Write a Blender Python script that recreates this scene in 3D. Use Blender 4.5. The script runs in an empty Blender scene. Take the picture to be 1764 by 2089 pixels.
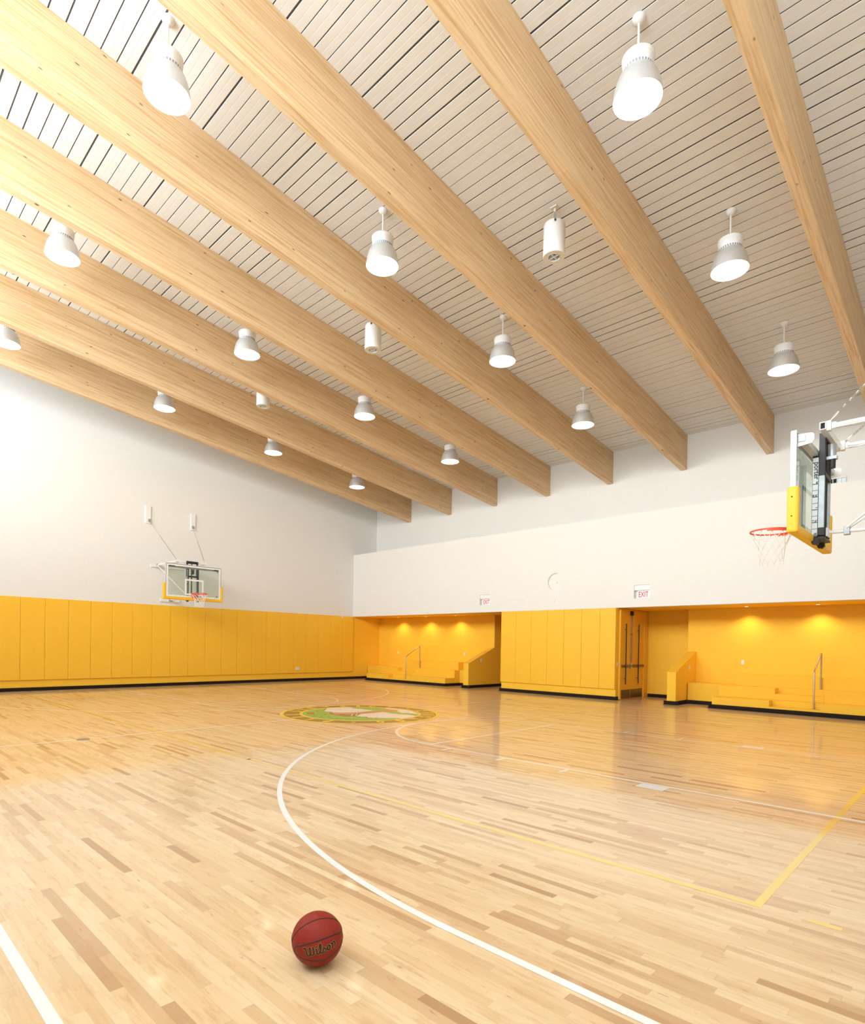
import bpy, bmesh, math, random
from mathutils import Vector, Matrix
random.seed(7)
PI = math.pi
S = bpy.context.scene
COL = S.collection

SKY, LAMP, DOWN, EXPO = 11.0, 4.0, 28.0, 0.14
LOWER_GLOW = (1.32, 1.53, 1.70)
CAM = (15.568521592852747, -16.449833014795594, 1.525308787338159, 0.768309418602515, -0.006109902664829833, 0.01698316831231683, 1192.0503603664963, 861.1945486390414, 1323.8927434355205)
LOGO = {'page_far': [(-0.852, -0.381), (-1.276, 0.038), (-1.318, 0.227), (-1.124, 0.611), (-0.847, 0.488), (-0.659, 0.557), (-0.25, 0.575), (-0.192, 0.483), (-0.143, 0.008), (-0.273, -0.265), (-0.457, -0.4), (-0.586, -0.358), (-0.719, -0.424)], 'page_near': [(0.364, -0.429), (0.095, -0.095), (0.135, 0.16), (0.108, 0.546), (0.246, 0.579), (0.378, 0.531), (0.668, 0.533), (0.818, 0.622), (1.069, 0.639), (1.188, 0.445), (1.232, 0.215), (1.243, 0.044), (1.128, 0.084), (1.05, -0.062), (0.866, -0.291), (0.683, -0.388), (0.559, -0.319)], 'page_right': [(-0.495, 1.158), (-0.263, 1.274), (0.063, 1.27), (0.4, 1.235), (0.864, 0.945), (0.914, 0.85), (0.631, 0.859), (0.54, 0.742), (0.29, 0.861), (-0.018, 1.042), (-0.305, 1.03)], 'band': [(-0.32, -0.631), (-0.578, -0.4), (-0.457, -0.4), (-0.289, -0.234), (-0.167, 0.028), (-0.185, 0.437), (-0.169, 0.796), (-0.255, 0.973), (-0.096, 1.06), (0.109, 1.09), (0.191, 0.846), (0.083, 0.568), (0.111, 0.181), (0.094, -0.046), (0.213, -0.24), (0.364, -0.429), (0.265, -0.602), (-0.002, -0.614), (-0.16, -0.671)], 'root': [(-0.32, -0.631), (-0.552, -0.42), (-0.221, -0.553), (-0.062, -0.594), (-0.096, -0.442), (0.016, -0.347), (0.03, -0.229), (0.057, -0.063), (0.232, -0.265), (0.355, -0.44), (0.287, -0.619), (0.066, -0.641)], 'stroke1': [(0.268, -0.505), (0.032, -0.277), (0.026, -0.235), (0.263, -0.464)], 'stroke2': [(0.281, -0.393), (0.108, -0.228), (0.06, -0.141), (0.276, -0.352)], 'edge': [(-0.861, -0.393), (-1.043, -0.24), (-1.286, 0.026), (-1.247, 0.017), (-0.942, -0.277), (-0.852, -0.381)], 'green1': [(-1.032, 0.671), (-0.95, 0.78), (-0.721, 0.619), (-0.86, 0.53)], 'green2': [(-0.791, 0.719), (-0.571, 0.698), (-0.332, 0.812), (-0.241, 0.587), (-0.51, 0.543)], 'green3': [(0.144, 0.727), (0.241, 0.854), (0.574, 0.677), (0.621, 0.578), (0.354, 0.554)], 'green4': [(0.588, 0.695), (0.655, 0.836), (0.867, 0.843), (0.991, 0.793), (1.02, 0.677), (0.724, 0.606)], 'mark': [(-0.818, -0.87), (-0.749, -0.728), (-0.403, -0.936), (-0.558, -1.037)], 'dot0': [(0.533, -0.854), (0.562, -0.817), (0.635, -0.88), (0.606, -0.917)], 'dot1': [(0.591, -0.823), (0.621, -0.786), (0.693, -0.849), (0.664, -0.886)], 'dot2': [(0.65, -0.749), (0.679, -0.712), (0.751, -0.775), (0.722, -0.812)], 'dot3': [(0.445, -0.923), (0.474, -0.885), (0.548, -0.948), (0.519, -0.985)], 'dot4': [(0.347, -0.958), (0.376, -0.921), (0.451, -0.983), (0.422, -1.02)], 'dot5': [(0.228, -1.021), (0.257, -0.984), (0.334, -1.046), (0.304, -1.083)], 'dot6': [(0.418, -0.415), (0.448, -0.377), (0.525, -0.445), (0.495, -0.483)], 'dot7': [(0.561, -0.353), (0.591, -0.314), (0.666, -0.383), (0.636, -0.421)], 'dot8': [(0.715, -0.447), (0.745, -0.409), (0.817, -0.476), (0.787, -0.514)], 'dot9': [(0.817, -0.299), (0.847, -0.261), (0.919, -0.329), (0.89, -0.367)], 'dotb0': [(-0.29, -1.059), (-0.26, -1.021), (-0.15, -1.104), (-0.179, -1.142)], 'dotb1': [(-0.056, -1.058), (-0.026, -1.02), (0.08, -1.102), (0.051, -1.139)], 'dotb2': [(0.074, -0.965), (0.104, -0.928), (0.208, -1.011), (0.179, -1.048)], 'dotb3': [(-0.354, -0.735), (-0.323, -0.695), (-0.21, -0.784), (-0.24, -0.823)], 'dotb4': [(-0.954, -0.514), (-0.922, -0.473), (-0.796, -0.568), (-0.828, -0.609)]}
SEAM = [(-0.374, -0.9267, 0.0354), (-0.3117, -0.9215, 0.2316), (-0.1482, -0.8534, 0.4998), (0.0413, -0.6886, 0.7239), (0.21, -0.4385, 0.8738), (0.344, -0.1591, 0.9254), (0.4244, 0.1172, 0.8979), (0.4639, 0.3813, 0.7996), (0.4501, 0.6427, 0.62), (0.4071, 0.8206, 0.4012), (0.5492, 0.7848, 0.287), (0.7529, 0.5746, 0.321), (0.8561, 0.3579, 0.3729), (0.9072, -0.0911, 0.4107), (0.7964, -0.4772, 0.3716), (0.5721, -0.7742, 0.2709), (0.2051, -0.9714, 0.12), (0.0142, -0.9991, 0.0399), (-0.113, -0.9913, -0.0681), (-0.2031, -0.9583, -0.2009), (-0.1842, -0.952, -0.2445), (-0.0442, -0.9538, -0.2971), (0.2001, -0.914, -0.3531), (0.4546, -0.7931, -0.4053), (0.6716, -0.6026, -0.4311), (0.8291, -0.3695, -0.4197), (0.9281, -0.0915, -0.361), (0.9465, 0.2034, -0.2504), (0.8832, 0.4452, -0.1472), (0.759, 0.651, -0.0099)]


# ------------------------------------------------------------------ helpers
class MB:
    """collects shapes, builds ONE mesh object"""
    def __init__(self): self.v = []; self.f = []
    def add(self, vs, fs):
        n = len(self.v); self.v += [tuple(p) for p in vs]; self.f += [tuple(i + n for i in f) for f in fs]; return self
    def box(self, x0, x1, y0, y1, z0, z1):
        return self.add([(x0,y0,z0),(x1,y0,z0),(x1,y1,z0),(x0,y1,z0),(x0,y0,z1),(x1,y0,z1),(x1,y1,z1),(x0,y1,z1)],
                        [(0,3,2,1),(4,5,6,7),(0,1,5,4),(1,2,6,5),(2,3,7,6),(3,0,4,7)])
    def prism(self, poly, axis, a, b):
        """poly in the two other axes (x,y)->z, (y,z)->x, (x,z)->y"""
        def P(p, t):
            return {'z': (p[0], p[1], t), 'x': (t, p[0], p[1]), 'y': (p[0], t, p[1])}[axis]
        n = len(poly)
        vs = [P(p, a) for p in poly] + [P(p, b) for p in poly]
        fs = [tuple(range(n))[::-1], tuple(range(n, 2*n))] + [(i, (i+1) % n, n + (i+1) % n, n + i) for i in range(n)]
        return self.add(vs, fs)
    def tube(self, pts, r, n=10, closed=False, rs=None):
        pts = [Vector(p) for p in pts]; m = len(pts); rings = []
        up = None
        for i, p in enumerate(pts):
            if closed: d = pts[(i+1) % m] - pts[i-1]
            else: d = pts[min(i+1, m-1)] - pts[max(i-1, 0)]
            d.normalize()
            if up is None:
                up = d.orthogonal().normalized()
            else:
                up = (up - d * up.dot(d))
                up = up.normalized() if up.length > 1e-6 else d.orthogonal().normalized()
            s = d.cross(up); rr = rs[i] if rs else r
            rings.append([p + up * (math.cos(2*PI*k/n)*rr) + s * (math.sin(2*PI*k/n)*rr) for k in range(n)])
        vs = [q for R_ in rings for q in R_]; fs = []
        for i in range(m if closed else m-1):
            j = (i+1) % m
            for k in range(n): fs.append((i*n+k, i*n+(k+1) % n, j*n+(k+1) % n, j*n+k))
        if not closed: fs += [tuple(range(n))[::-1], tuple((m-1)*n + k for k in range(n))]
        return self.add(vs, fs)
    def bar(self, a, b, w, h=None):
        """square bar from a to b"""
        h = h or w; a = Vector(a); b = Vector(b); d = (b-a).normalized()
        u = Vector((0,0,1)) if abs(d.z) < .95 else Vector((0,1,0))
        s = d.cross(u).normalized(); u = s.cross(d)
        vs = [p + s*(i*w/2) + u*(j*h/2) for p in (a, b) for i, j in ((-1,-1),(1,-1),(1,1),(-1,1))]
        return self.add(vs, [(0,3,2,1),(4,5,6,7),(0,1,5,4),(1,2,6,5),(2,3,7,6),(3,0,4,7)])
    def lathe(self, prof, c=(0,0,0), n=32, cap0=False, cap1=False):
        c = Vector(c); m = len(prof)
        vs = [(c.x + r*math.cos(2*PI*k/n), c.y + r*math.sin(2*PI*k/n), c.z + z) for r, z in prof for k in range(n)]
        fs = [(i*n+k, i*n+(k+1) % n, (i+1)*n+(k+1) % n, (i+1)*n+k) for i in range(m-1) for k in range(n)]
        if cap0: fs.append(tuple(range(n))[::-1])
        if cap1: fs.append(tuple((m-1)*n + k for k in range(n)))
        return self.add(vs, fs)
    def xf(self, M):
        self.v = [tuple(M @ Vector(p)) for p in self.v]; return self
    def build(self, name, mat, parent=None, smooth=False, bevel=0, off=None, kind=None, label=None):
        me = bpy.data.meshes.new(name)
        vs = self.v if off is None else [(x-off[0], y-off[1], z-off[2]) for x, y, z in self.v]
        me.from_pydata(vs, [], self.f); me.materials.append(mat)
        bm = bmesh.new(); bm.from_mesh(me)
        bmesh.ops.recalc_face_normals(bm, faces=bm.faces)
        bm.to_mesh(me); bm.free(); me.update()
        if smooth:
            for p in me.polygons: p.use_smooth = True
            try: me.set_sharp_from_angle(angle=math.radians(40))
            except Exception: pass
        o = bpy.data.objects.new(name, me); COL.objects.link(o)
        if off is not None and parent is None: o.location = off
        if parent: o.parent = parent
        if bevel:
            b = o.modifiers.new('bevel', 'BEVEL'); b.width = bevel; b.segments = 2; b.limit_method = 'ANGLE'
        if kind: o['kind'] = kind
        if label: o['label'] = label
        return o

def empty(name, loc, label=None, cat=None, group=None):
    o = bpy.data.objects.new(name, None); COL.objects.link(o); o.location = loc
    o.empty_display_size = .1
    return tag(o, label, cat, group)
def tag(o, label=None, cat=None, group=None, kind=None):
    if label: o['label'] = label
    if cat: o['category'] = cat
    if group: o['group'] = group
    if kind: o['kind'] = kind
    return o
def kids(o): return [c for c in bpy.data.objects if c.parent == o]
def copy_tree(o, parent=None):
    c = o.copy(); COL.objects.link(c); c.parent = parent
    for ch in kids(o): copy_tree(ch, c)
    return c
ORD = ['first','second','third','fourth','fifth','sixth','seventh','eighth','ninth','tenth','eleventh','twelfth','thirteenth',
       'fourteenth','fifteenth','sixteenth','seventeenth','eighteenth','nineteenth','twentieth','twenty-first','twenty-second']

# ------------------------------------------------------------------ materials
def nt(name):
    m = bpy.data.materials.new(name); m.use_nodes = True
    t = m.node_tree; b = t.nodes['Principled BSDF']
    return m, t, b, t.nodes.new, t.links.new
def setp(b, **k):
    for n, v in k.items():
        n = n.replace('_', ' ')
        if n in b.inputs: b.inputs[n].default_value = v
def mathn(t, op, a, b=None, c=None):
    n = t.nodes.new('ShaderNodeMath'); n.operation = op
    for i, v in enumerate((a, b, c)):
        if v is None: continue
        if isinstance(v, (int, float)): n.inputs[i].default_value = v
        else: t.links.new(v, n.inputs[i])
    return n.outputs[0]
def ramp(t, fac, stops, mode='LINEAR'):
    n = t.nodes.new('ShaderNodeValToRGB'); n.color_ramp.interpolation = mode
    e = n.color_ramp.elements
    while len(e) < len(stops): e.new(.5)
    for i, (p, c) in enumerate(stops): e[i].position = p; e[i].color = (*c, 1)
    t.links.new(fac, n.inputs[0]); return n.outputs[0]
def mixc(t, fac, a, b, mode='MIX'):
    n = t.nodes.new('ShaderNodeMix'); n.data_type = 'RGBA'; n.blend_type = mode
    for i, v in ((0, fac), (6, a), (7, b)):
        if isinstance(v, (int, float)): n.inputs[i].default_value = v
        elif isinstance(v, tuple): n.inputs[i].default_value = (*v, 1)
        else: t.links.new(v, n.inputs[i])
    return n.outputs[2]
def noise(t, vec, scale, detail=3, rough=.5):
    n = t.nodes.new('ShaderNodeTexNoise'); n.inputs['Scale'].default_value = scale
    n.inputs['Detail'].default_value = detail; n.inputs['Roughness'].default_value = rough
    if vec is not None: t.links.new(vec, n.inputs['Vector'])
    return n.outputs['Fac']
def mapping(t, vec, scale=(1,1,1), loc=(0,0,0)):
    n = t.nodes.new('ShaderNodeMapping'); n.inputs['Scale'].default_value = scale; n.inputs['Location'].default_value = loc
    t.links.new(vec, n.inputs['Vector']); return n.outputs[0]
def bumpn(t, b, h, strength=.1, dist=.01):
    n = t.nodes.new('ShaderNodeBump'); n.inputs['Strength'].default_value = strength; n.inputs['Distance'].default_value = dist
    t.links.new(h, n.inputs['Height']); t.links.new(n.outputs[0], b.inputs['Normal'])
def plain(name, col, rough=.5, metal=0, spec=.5, var=.03, bump=0, scale=30, coat=0):
    m, t, b, N, L = nt(name)
    setp(b, Roughness=rough, Metallic=metal, Coat_Weight=coat)
    b.inputs['Specular IOR Level'].default_value = spec
    g = N('ShaderNodeTexCoord'); f = noise(t, g.outputs['Object'], scale)
    c0 = tuple(max(0, x*(1-var)) for x in col); c1 = tuple(min(1, x*(1+var)) for x in col)
    L(ramp(t, f, [(.3, c0), (.7, c1)]), b.inputs['Base Color'])
    if bump: bumpn(t, b, noise(t, g.outputs['Object'], scale*8, 2), bump, .002)
    return m

def glulam():
    m, t, b, N, L = nt('glulam_fir')
    setp(b, Roughness=.55); b.inputs['Specular IOR Level'].default_value = .3
    g = N('ShaderNodeTexCoord'); oi = N('ShaderNodeObjectInfo')
    off = N('ShaderNodeVectorMath'); off.operation = 'ADD'
    cb = N('ShaderNodeCombineXYZ')
    L(mathn(t, 'MULTIPLY', oi.outputs['Random'], 37.0), cb.inputs[0]); L(mathn(t, 'MULTIPLY', oi.outputs['Random'], 91.0), cb.inputs[1])
    L(cb.outputs[0], off.inputs[1])
    # beam frame: u along the slope, w across the laminations
    sp = N('ShaderNodeSeparateXYZ'); L(g.outputs['Object'], sp.inputs[0])
    w = mathn(t, 'ADD', sp.outputs[2], mathn(t, 'MULTIPLY', sp.outputs[1], .110))
    cc = N('ShaderNodeCombineXYZ'); L(sp.outputs[0], cc.inputs[0]); L(sp.outputs[1], cc.inputs[1]); L(w, cc.inputs[2])
    L(cc.outputs[0], off.inputs[0]); V = off.outputs[0]
    lam = mathn(t, 'FLOOR', mathn(t, 'DIVIDE', w, .0345))
    wn = N('ShaderNodeTexWhiteNoise'); wn.noise_dimensions = '2D'
    c2 = N('ShaderNodeCombineXYZ'); L(lam, c2.inputs[0]); L(mathn(t, 'FLOOR', mathn(t, 'ADD', mathn(t, 'MULTIPLY', sp.outputs[1], .28), mathn(t, 'MULTIPLY', lam, .37))), c2.inputs[1])
    c2b = N('ShaderNodeVectorMath'); c2b.operation = 'ADD'; L(c2.outputs[0], c2b.inputs[0]); L(cb.outputs[0], c2b.inputs[1])
    L(c2b.outputs[0], wn.inputs['Vector'])
    base = ramp(t, wn.outputs['Value'], [(0, (.71,.495,.275)), (.5, (.765,.55,.32)), (1, (.80,.595,.36))])
    # grain
    n1 = noise(t, mapping(t, V, (16, .55, 20)), 1.6, 6, .62)
    n2 = noise(t, mapping(t, V, (60, 1.6, 70)), 1.4, 3, .6)
    # flame grain
    wv = N('ShaderNodeTexWave'); wv.wave_type = 'BANDS'; wv.bands_direction = 'Z'
    L(mapping(t, V, (7, .22, 9)), wv.inputs['Vector']); wv.inputs['Scale'].default_value = 1.3
    wv.inputs['Distortion'].default_value = 9; wv.inputs['Detail'].default_value = 2.5; wv.inputs['Detail Scale'].default_value = 1.1
    gcol = mixc(t, mathn(t, 'MULTIPLY', ramp(t, n1, [(.47, (0,0,0)), (.70, (1,1,1))]), .85), base, (.52,.275,.10))
    gcol = mixc(t, mathn(t, 'MULTIPLY', ramp(t, wv.outputs['Fac'], [(.55, (0,0,0)), (.95, (1,1,1))]), .42), gcol, (.55,.29,.105))
    gcol = mixc(t, mathn(t, 'MULTIPLY', ramp(t, n2, [(.45, (0,0,0)), (.7, (1,1,1))]), .18), gcol, (.86,.66,.42))
    # knots
    vo = N('ShaderNodeTexVoronoi'); vo.feature = 'F1'; L(mapping(t, V, (1.2, .75, 2.6)), vo.inputs['Vector']); vo.inputs['Scale'].default_value = 3.1
    k = ramp(t, vo.outputs['Distance'], [(.055, (1,1,1)), (.095, (0,0,0))])
    sel = ramp(t, vo.outputs['Color'], [(.36, (0,0,0)), (.38, (1,1,1))])
    km = mathn(t, 'MULTIPLY', k, sel)
    gcol = mixc(t, mathn(t, 'MULTIPLY', km, .9), gcol, (.10,.032,.012))
    L(gcol, b.inputs['Base Color'])
    bumpn(t, b, n1, .08, .004)
    return m

def maple():
    m, t, b, N, L = nt('maple_floor')
    g = N('ShaderNodeTexCoord'); sp = N('ShaderNodeSeparateXYZ'); L(g.outputs['Object'], sp.inputs[0])
    X, Y = sp.outputs[0], sp.outputs[1]
    W = .0572
    row = mathn(t, 'FLOOR', mathn(t, 'DIVIDE', Y, W)); fy = mathn(t, 'FRACT', mathn(t, 'DIVIDE', Y, W))
    r1 = N('ShaderNodeTexWhiteNoise'); r1.noise_dimensions = '1D'; L(row, r1.inputs['W'])
    r2 = N('ShaderNodeTexWhiteNoise'); r2.noise_dimensions = '1D'; L(mathn(t, 'ADD', row, 513.3), r2.inputs['W'])
    ln = mathn(t, 'ADD', mathn(t, 'MULTIPLY', r2.outputs['Value'], .55), .42)
    # jittered joints along the row
    u = mathn(t, 'DIVIDE', mathn(t, 'ADD', X, mathn(t, 'MULTIPLY', r1.outputs['Value'], 9.7)), ln)
    nz = N('ShaderNodeTexNoise'); nz.noise_dimensions = '2D'; nz.inputs['Scale'].default_value = 1
    cu = N('ShaderNodeCombineXYZ'); L(mathn(t, 'MULTIPLY', u, .45), cu.inputs[0]); L(mathn(t, 'MULTIPLY', row, 7.31), cu.inputs[1]); L(cu.outputs[0], nz.inputs['Vector'])
    u = mathn(t, 'ADD', u, mathn(t, 'MULTIPLY', nz.outputs['Fac'], 1.3))
    pid = mathn(t, 'FLOOR', u); fx = mathn(t, 'FRACT', u)
    c = N('ShaderNodeCombineXYZ'); L(pid, c.inputs[0]); L(row, c.inputs[1])
    wn = N('ShaderNodeTexWhiteNoise'); wn.noise_dimensions = '2D'; L(c.outputs[0], wn.inputs['Vector'])
    wn2 = N('ShaderNodeTexWhiteNoise'); wn2.noise_dimensions = '3D'
    c3 = N('ShaderNodeCombineXYZ'); L(pid, c3.inputs[0]); L(row, c3.inputs[1]); c3.inputs[2].default_value = 5.5; L(c3.outputs[0], wn2.inputs['Vector'])
    base = ramp(t, wn.outputs['Value'], [(0, (.43,.235,.105)), (.03, (.53,.315,.155)), (.10, (.64,.42,.225)), (.28, (.72,.495,.265)), (.6, (.77,.555,.31)), (1, (.81,.615,.37))])
    # per plank grain
    po = N('ShaderNodeCombineXYZ'); L(mathn(t, 'MULTIPLY', wn2.outputs['Value'], 41.0), po.inputs[0]); L(mathn(t, 'MULTIPLY', wn.outputs['Value'], 23.0), po.inputs[1])
    va = N('ShaderNodeVectorMath'); va.operation = 'ADD'; L(g.outputs['Object'], va.inputs[0]); L(po.outputs[0], va.inputs[1])
    n1 = noise(t, mapping(t, va.outputs[0], (2.2, 26, 1)), 1.3, 5, .6)
    n2 = noise(t, mapping(t, va.outputs[0], (2.6, 15, 1)), 1.5, 5, .6)
    col = mixc(t, mathn(t, 'MULTIPLY', ramp(t, n1, [(.5, (0,0,0)), (.78, (1,1,1))]), .38), base, (.56,.30,.12))
    col = mixc(t, mathn(t, 'MULTIPLY', ramp(t, n2, [(.53, (0,0,0)), (.74, (1,1,1))]), .62), col, (.53,.275,.11))
    col = mixc(t, mathn(t, 'MULTIPLY', ramp(t, n2, [(.2, (1,1,1)), (.42, (0,0,0))]), .25), col, (.86,.66,.42))
    # mineral streaks
    n3 = noise(t, mapping(t, va.outputs[0], (5, 30, 1)), 1.6, 2, .5)
    col = mixc(t, mathn(t, 'MULTIPLY', ramp(t, n3, [(.70, (0,0,0)), (.76, (1,1,1))]), .6), col, (.20,.09,.04))
    # joints
    jy = ramp(t, fy, [(0, (1,1,1)), (.022, (0,0,0)), (.978, (0,0,0)), (1, (1,1,1))])
    jx = mathn(t, 'LESS_THAN', mathn(t, 'MULTIPLY', fx, ln), .0016)
    j = mathn(t, 'MAXIMUM', mathn(t, 'MULTIPLY', jy, .5), jx)
    col = mixc(t, mathn(t, 'MULTIPLY', j, .35), col, (.25,.13,.05))
    L(col, b.inputs['Base Color'])
    setp(b, Roughness=.30, Coat_Weight=.65, Coat_Roughness=.07, Coat_IOR=1.5)
    b.inputs['Specular IOR Level'].default_value = .25
    return m

def glass(name, tint, gl=1.0, rough=0):
    m, t, b, N, L = nt(name)
    out = t.nodes['Material Output']; t.nodes.remove(b)
    tr = N('ShaderNodeBsdfTransparent'); tr.inputs[0].default_value = (*tint, 1)
    gg = N('ShaderNodeBsdfGlossy'); gg.inputs['Roughness'].default_value = rough; gg.inputs[0].default_value = (gl, gl, gl, 1)
    g = N('ShaderNodeNewGeometry'); dp = N('ShaderNodeVectorMath'); dp.operation = 'DOT_PRODUCT'
    L(g.outputs['Normal'], dp.inputs[0]); L(g.outputs['Incoming'], dp.inputs[1])
    c = mathn(t, 'ABSOLUTE', dp.outputs['Value'])
    fr = mathn(t, 'ADD', mathn(t, 'MULTIPLY', mathn(t, 'POWER', mathn(t, 'SUBTRACT', 1.0, c), 5.0), .96), .04)
    mx = N('ShaderNodeMixShader'); L(fr, mx.inputs[0]); L(tr.outputs[0], mx.inputs[1]); L(gg.outputs[0], mx.inputs[2])
    L(mx.outputs[0], out.inputs[0]); return m
def emit(name, col, s):
    m, t, b, N, L = nt(name)
    setp(b, Base_Color=(*col, 1)); b.inputs['Emission Color'].default_value = (*col, 1); b.inputs['Emission Strength'].default_value = s
    return m

M_WHITE = plain('white_wall_paint', (.80,.795,.775), .75, bump=.05, var=.012, scale=12)
M_YEL = plain('yellow_wall_paint', (.96,.565,.042), .62, var=.012, spec=.3, scale=9)
M_PAD = plain('yellow_vinyl', (.95,.535,.034), .48, var=.015, spec=.4, bump=.06, scale=14)
M_PLANK = plain('white_painted_plank', (.82,.795,.755), .6, var=.02, scale=6)
M_DECK = plain('dark_gap_board', (.085,.078,.074), .8)
M_BASE = plain('black_rubber_base', (.022,.014,.010), .8, spec=.2)
M_BEAM = glulam(); M_FLOOR = maple()
M_WLINE = plain('white_court_paint', (.85,.84,.80), .3, coat=.6, var=.01)
M_YLINE = plain('yellow_court_paint', (.88,.60,.10), .3, coat=1, var=.02)
M_LGREEN = plain('green_court_paint', (.13,.50,.06), .3, coat=.4)
M_LOLIVE = plain('olive_court_paint', (.20,.125,.008), .3, coat=.4)
M_LYEL = plain('gold_court_paint', (.92,.62,.06), .3, coat=.4)
M_LWHITE = plain('cream_court_paint', (.84,.79,.68), .3, coat=.4)
M_LBROWN = plain('brown_court_paint', (.28,.09,.015), .3, coat=.4)
M_LTAN = plain('tan_court_paint', (.50,.25,.085), .3, coat=.4)
for mm in (M_WLINE, M_YLINE, M_LGREEN, M_LOLIVE, M_LYEL, M_LWHITE, M_LBROWN, M_LTAN):
    mm.node_tree.nodes['Principled BSDF'].inputs['Coat Roughness'].default_value = .055
M_WPAINT = plain('white_enamel', (.84,.84,.83), .35, var=.01)
M_REFL = plain('white_reflector', (.93,.93,.90), .35, var=.005)
M_SHADE = plain('satin_aluminium_shade', (.70,.72,.73), .38, metal=.6, var=.03, scale=20)
M_CAP = plain('white_lamp_housing', (.86,.86,.86), .4, var=.01)
M_SLOT = plain('grey_slot', (.30,.33,.37), .6)
M_BULB = emit('lamp_bulb', (1, .95, .86), 8)
M_STEEL = plain('brushed_steel', (.55,.54,.52), .3, metal=1, scale=60)
M_RAIL = plain('steel_tube', (.50,.43,.36), .38, metal=.9)
M_BLACK = plain('black_powder_coat', (.022,.022,.024), .5)
M_GALV = plain('galvanised_steel', (.40,.44,.47), .45, metal=.6, var=.10, scale=18)
M_ALU = plain('aluminium_frame', (.60,.61,.65), .42, metal=.3, var=.02)
M_ORANGE = plain('orange_rim_paint', (.80,.085,.025), .35)
M_NET = plain('white_cord', (.86,.83,.76), .8)
M_EDGE = plain('yellow_edge_padding', (.92,.52,.02), .45)
M_BGLASS = glass('backboard_glass', (.84,.90,.86))
M_WGLASS = glass('window_glass', (.97,.98,.98))
M_LABEL = plain('label_silver_white', (.66,.69,.73), .4)
M_NAVY = plain('navy_print', (.02,.03,.07), .5)
M_RED = plain('red_print', (.62,.02,.025), .5)
M_SIGN = emit('lit_sign_face', (.95, .93, .93), .10)
M_DOOR = plain('orange_yellow_door_paint', (.93,.50,.036), .42, var=.01)
M_KICK = plain('bronze_kick_plate', (.20,.155,.115), .35, metal=.8)
M_BALL = plain('basketball_leather', (.27,.020,.009), .58, spec=.3, var=.10, bump=.35, scale=60)
M_SEAM = plain('black_rubber_seam', (.015,.011,.010), .5)
M_GOLD = plain('gold_print', (.52,.22,.045), .5)
M_GREY = plain('grey_floor_plate', (.30,.28,.26), .35, metal=.6)
M_TAN = plain('fan_base_beige', (.76,.70,.60), .5)
M_OUT = plain('white_outlet_plastic', (.82,.80,.74), .4)
M_VENT = plain('white_grille', (.78,.79,.80), .45)
M_DARK = plain('dark_hole', (.012,.012,.012), .8)
M_MULL = plain('window_mullion', (.25,.25,.26), .5)

# ------------------------------------------------------------------ dimensions
XW, XR = -4.566, 15.82          # end walls
YF, YU = -.05, 1.27             # bulkhead face, upper far wall
YB = -18.6                      # back wall with the high windows
ZP, ZL = 2.735, 5.445           # pad top / bulkhead bottom, ledge
KS = .110                       # roof slope
def zc(y): return 7.835 + KS * (YU - y)
def zb(y): return 6.815 + KS * (YU - y)
XM, YC = 5.626, -8.083          # centre of the court
XRIM_R, XRIM_L = 13.584, -2.331

# ------------------------------------------------------------------ floor and its markings
FL = MB().box(XW-.2, 18.4, YB-.2, 4.4, -.12, 0).build('floor', M_FLOOR, kind='structure')
ZT = .0012
def arc(cx, cy, r0, r1, a0, a1, n=96, z=ZT+.0008):
    m = MB(); vs = []
    for i in range(n+1):
        a = a0 + (a1-a0)*i/n
        vs += [(cx+r0*math.cos(a), cy+r0*math.sin(a), z), (cx+r1*math.cos(a), cy+r1*math.sin(a), z)]
    return m.add(vs, [(2*i, 2*i+1, 2*i+3, 2*i+2) for i in range(n)])
def strip(m, x0, x1, y0, y1, z=ZT): return m.add([(x0,y0,z),(x1,y0,z),(x1,y1,z),(x0,y1,z)], [(0,1,2,3)])
def mark(m, name, mat, label): return m.build(name, mat, FL, label=label)
LW = .0508
m = MB(); strip(m, XM-LW/2, XM+LW/2, YC-7.72, YC-1.745); strip(m, XM-LW/2, XM+LW/2, YC+1.745, YC+7.6)
mark(m, 'half_court_line', M_WLINE, 'white half-court line across the maple floor')
mark(strip(MB(), -3.9, 15.3, -15.81, -15.76), 'sideline', M_WLINE, 'white sideline at the bottom left of the floor')
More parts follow.
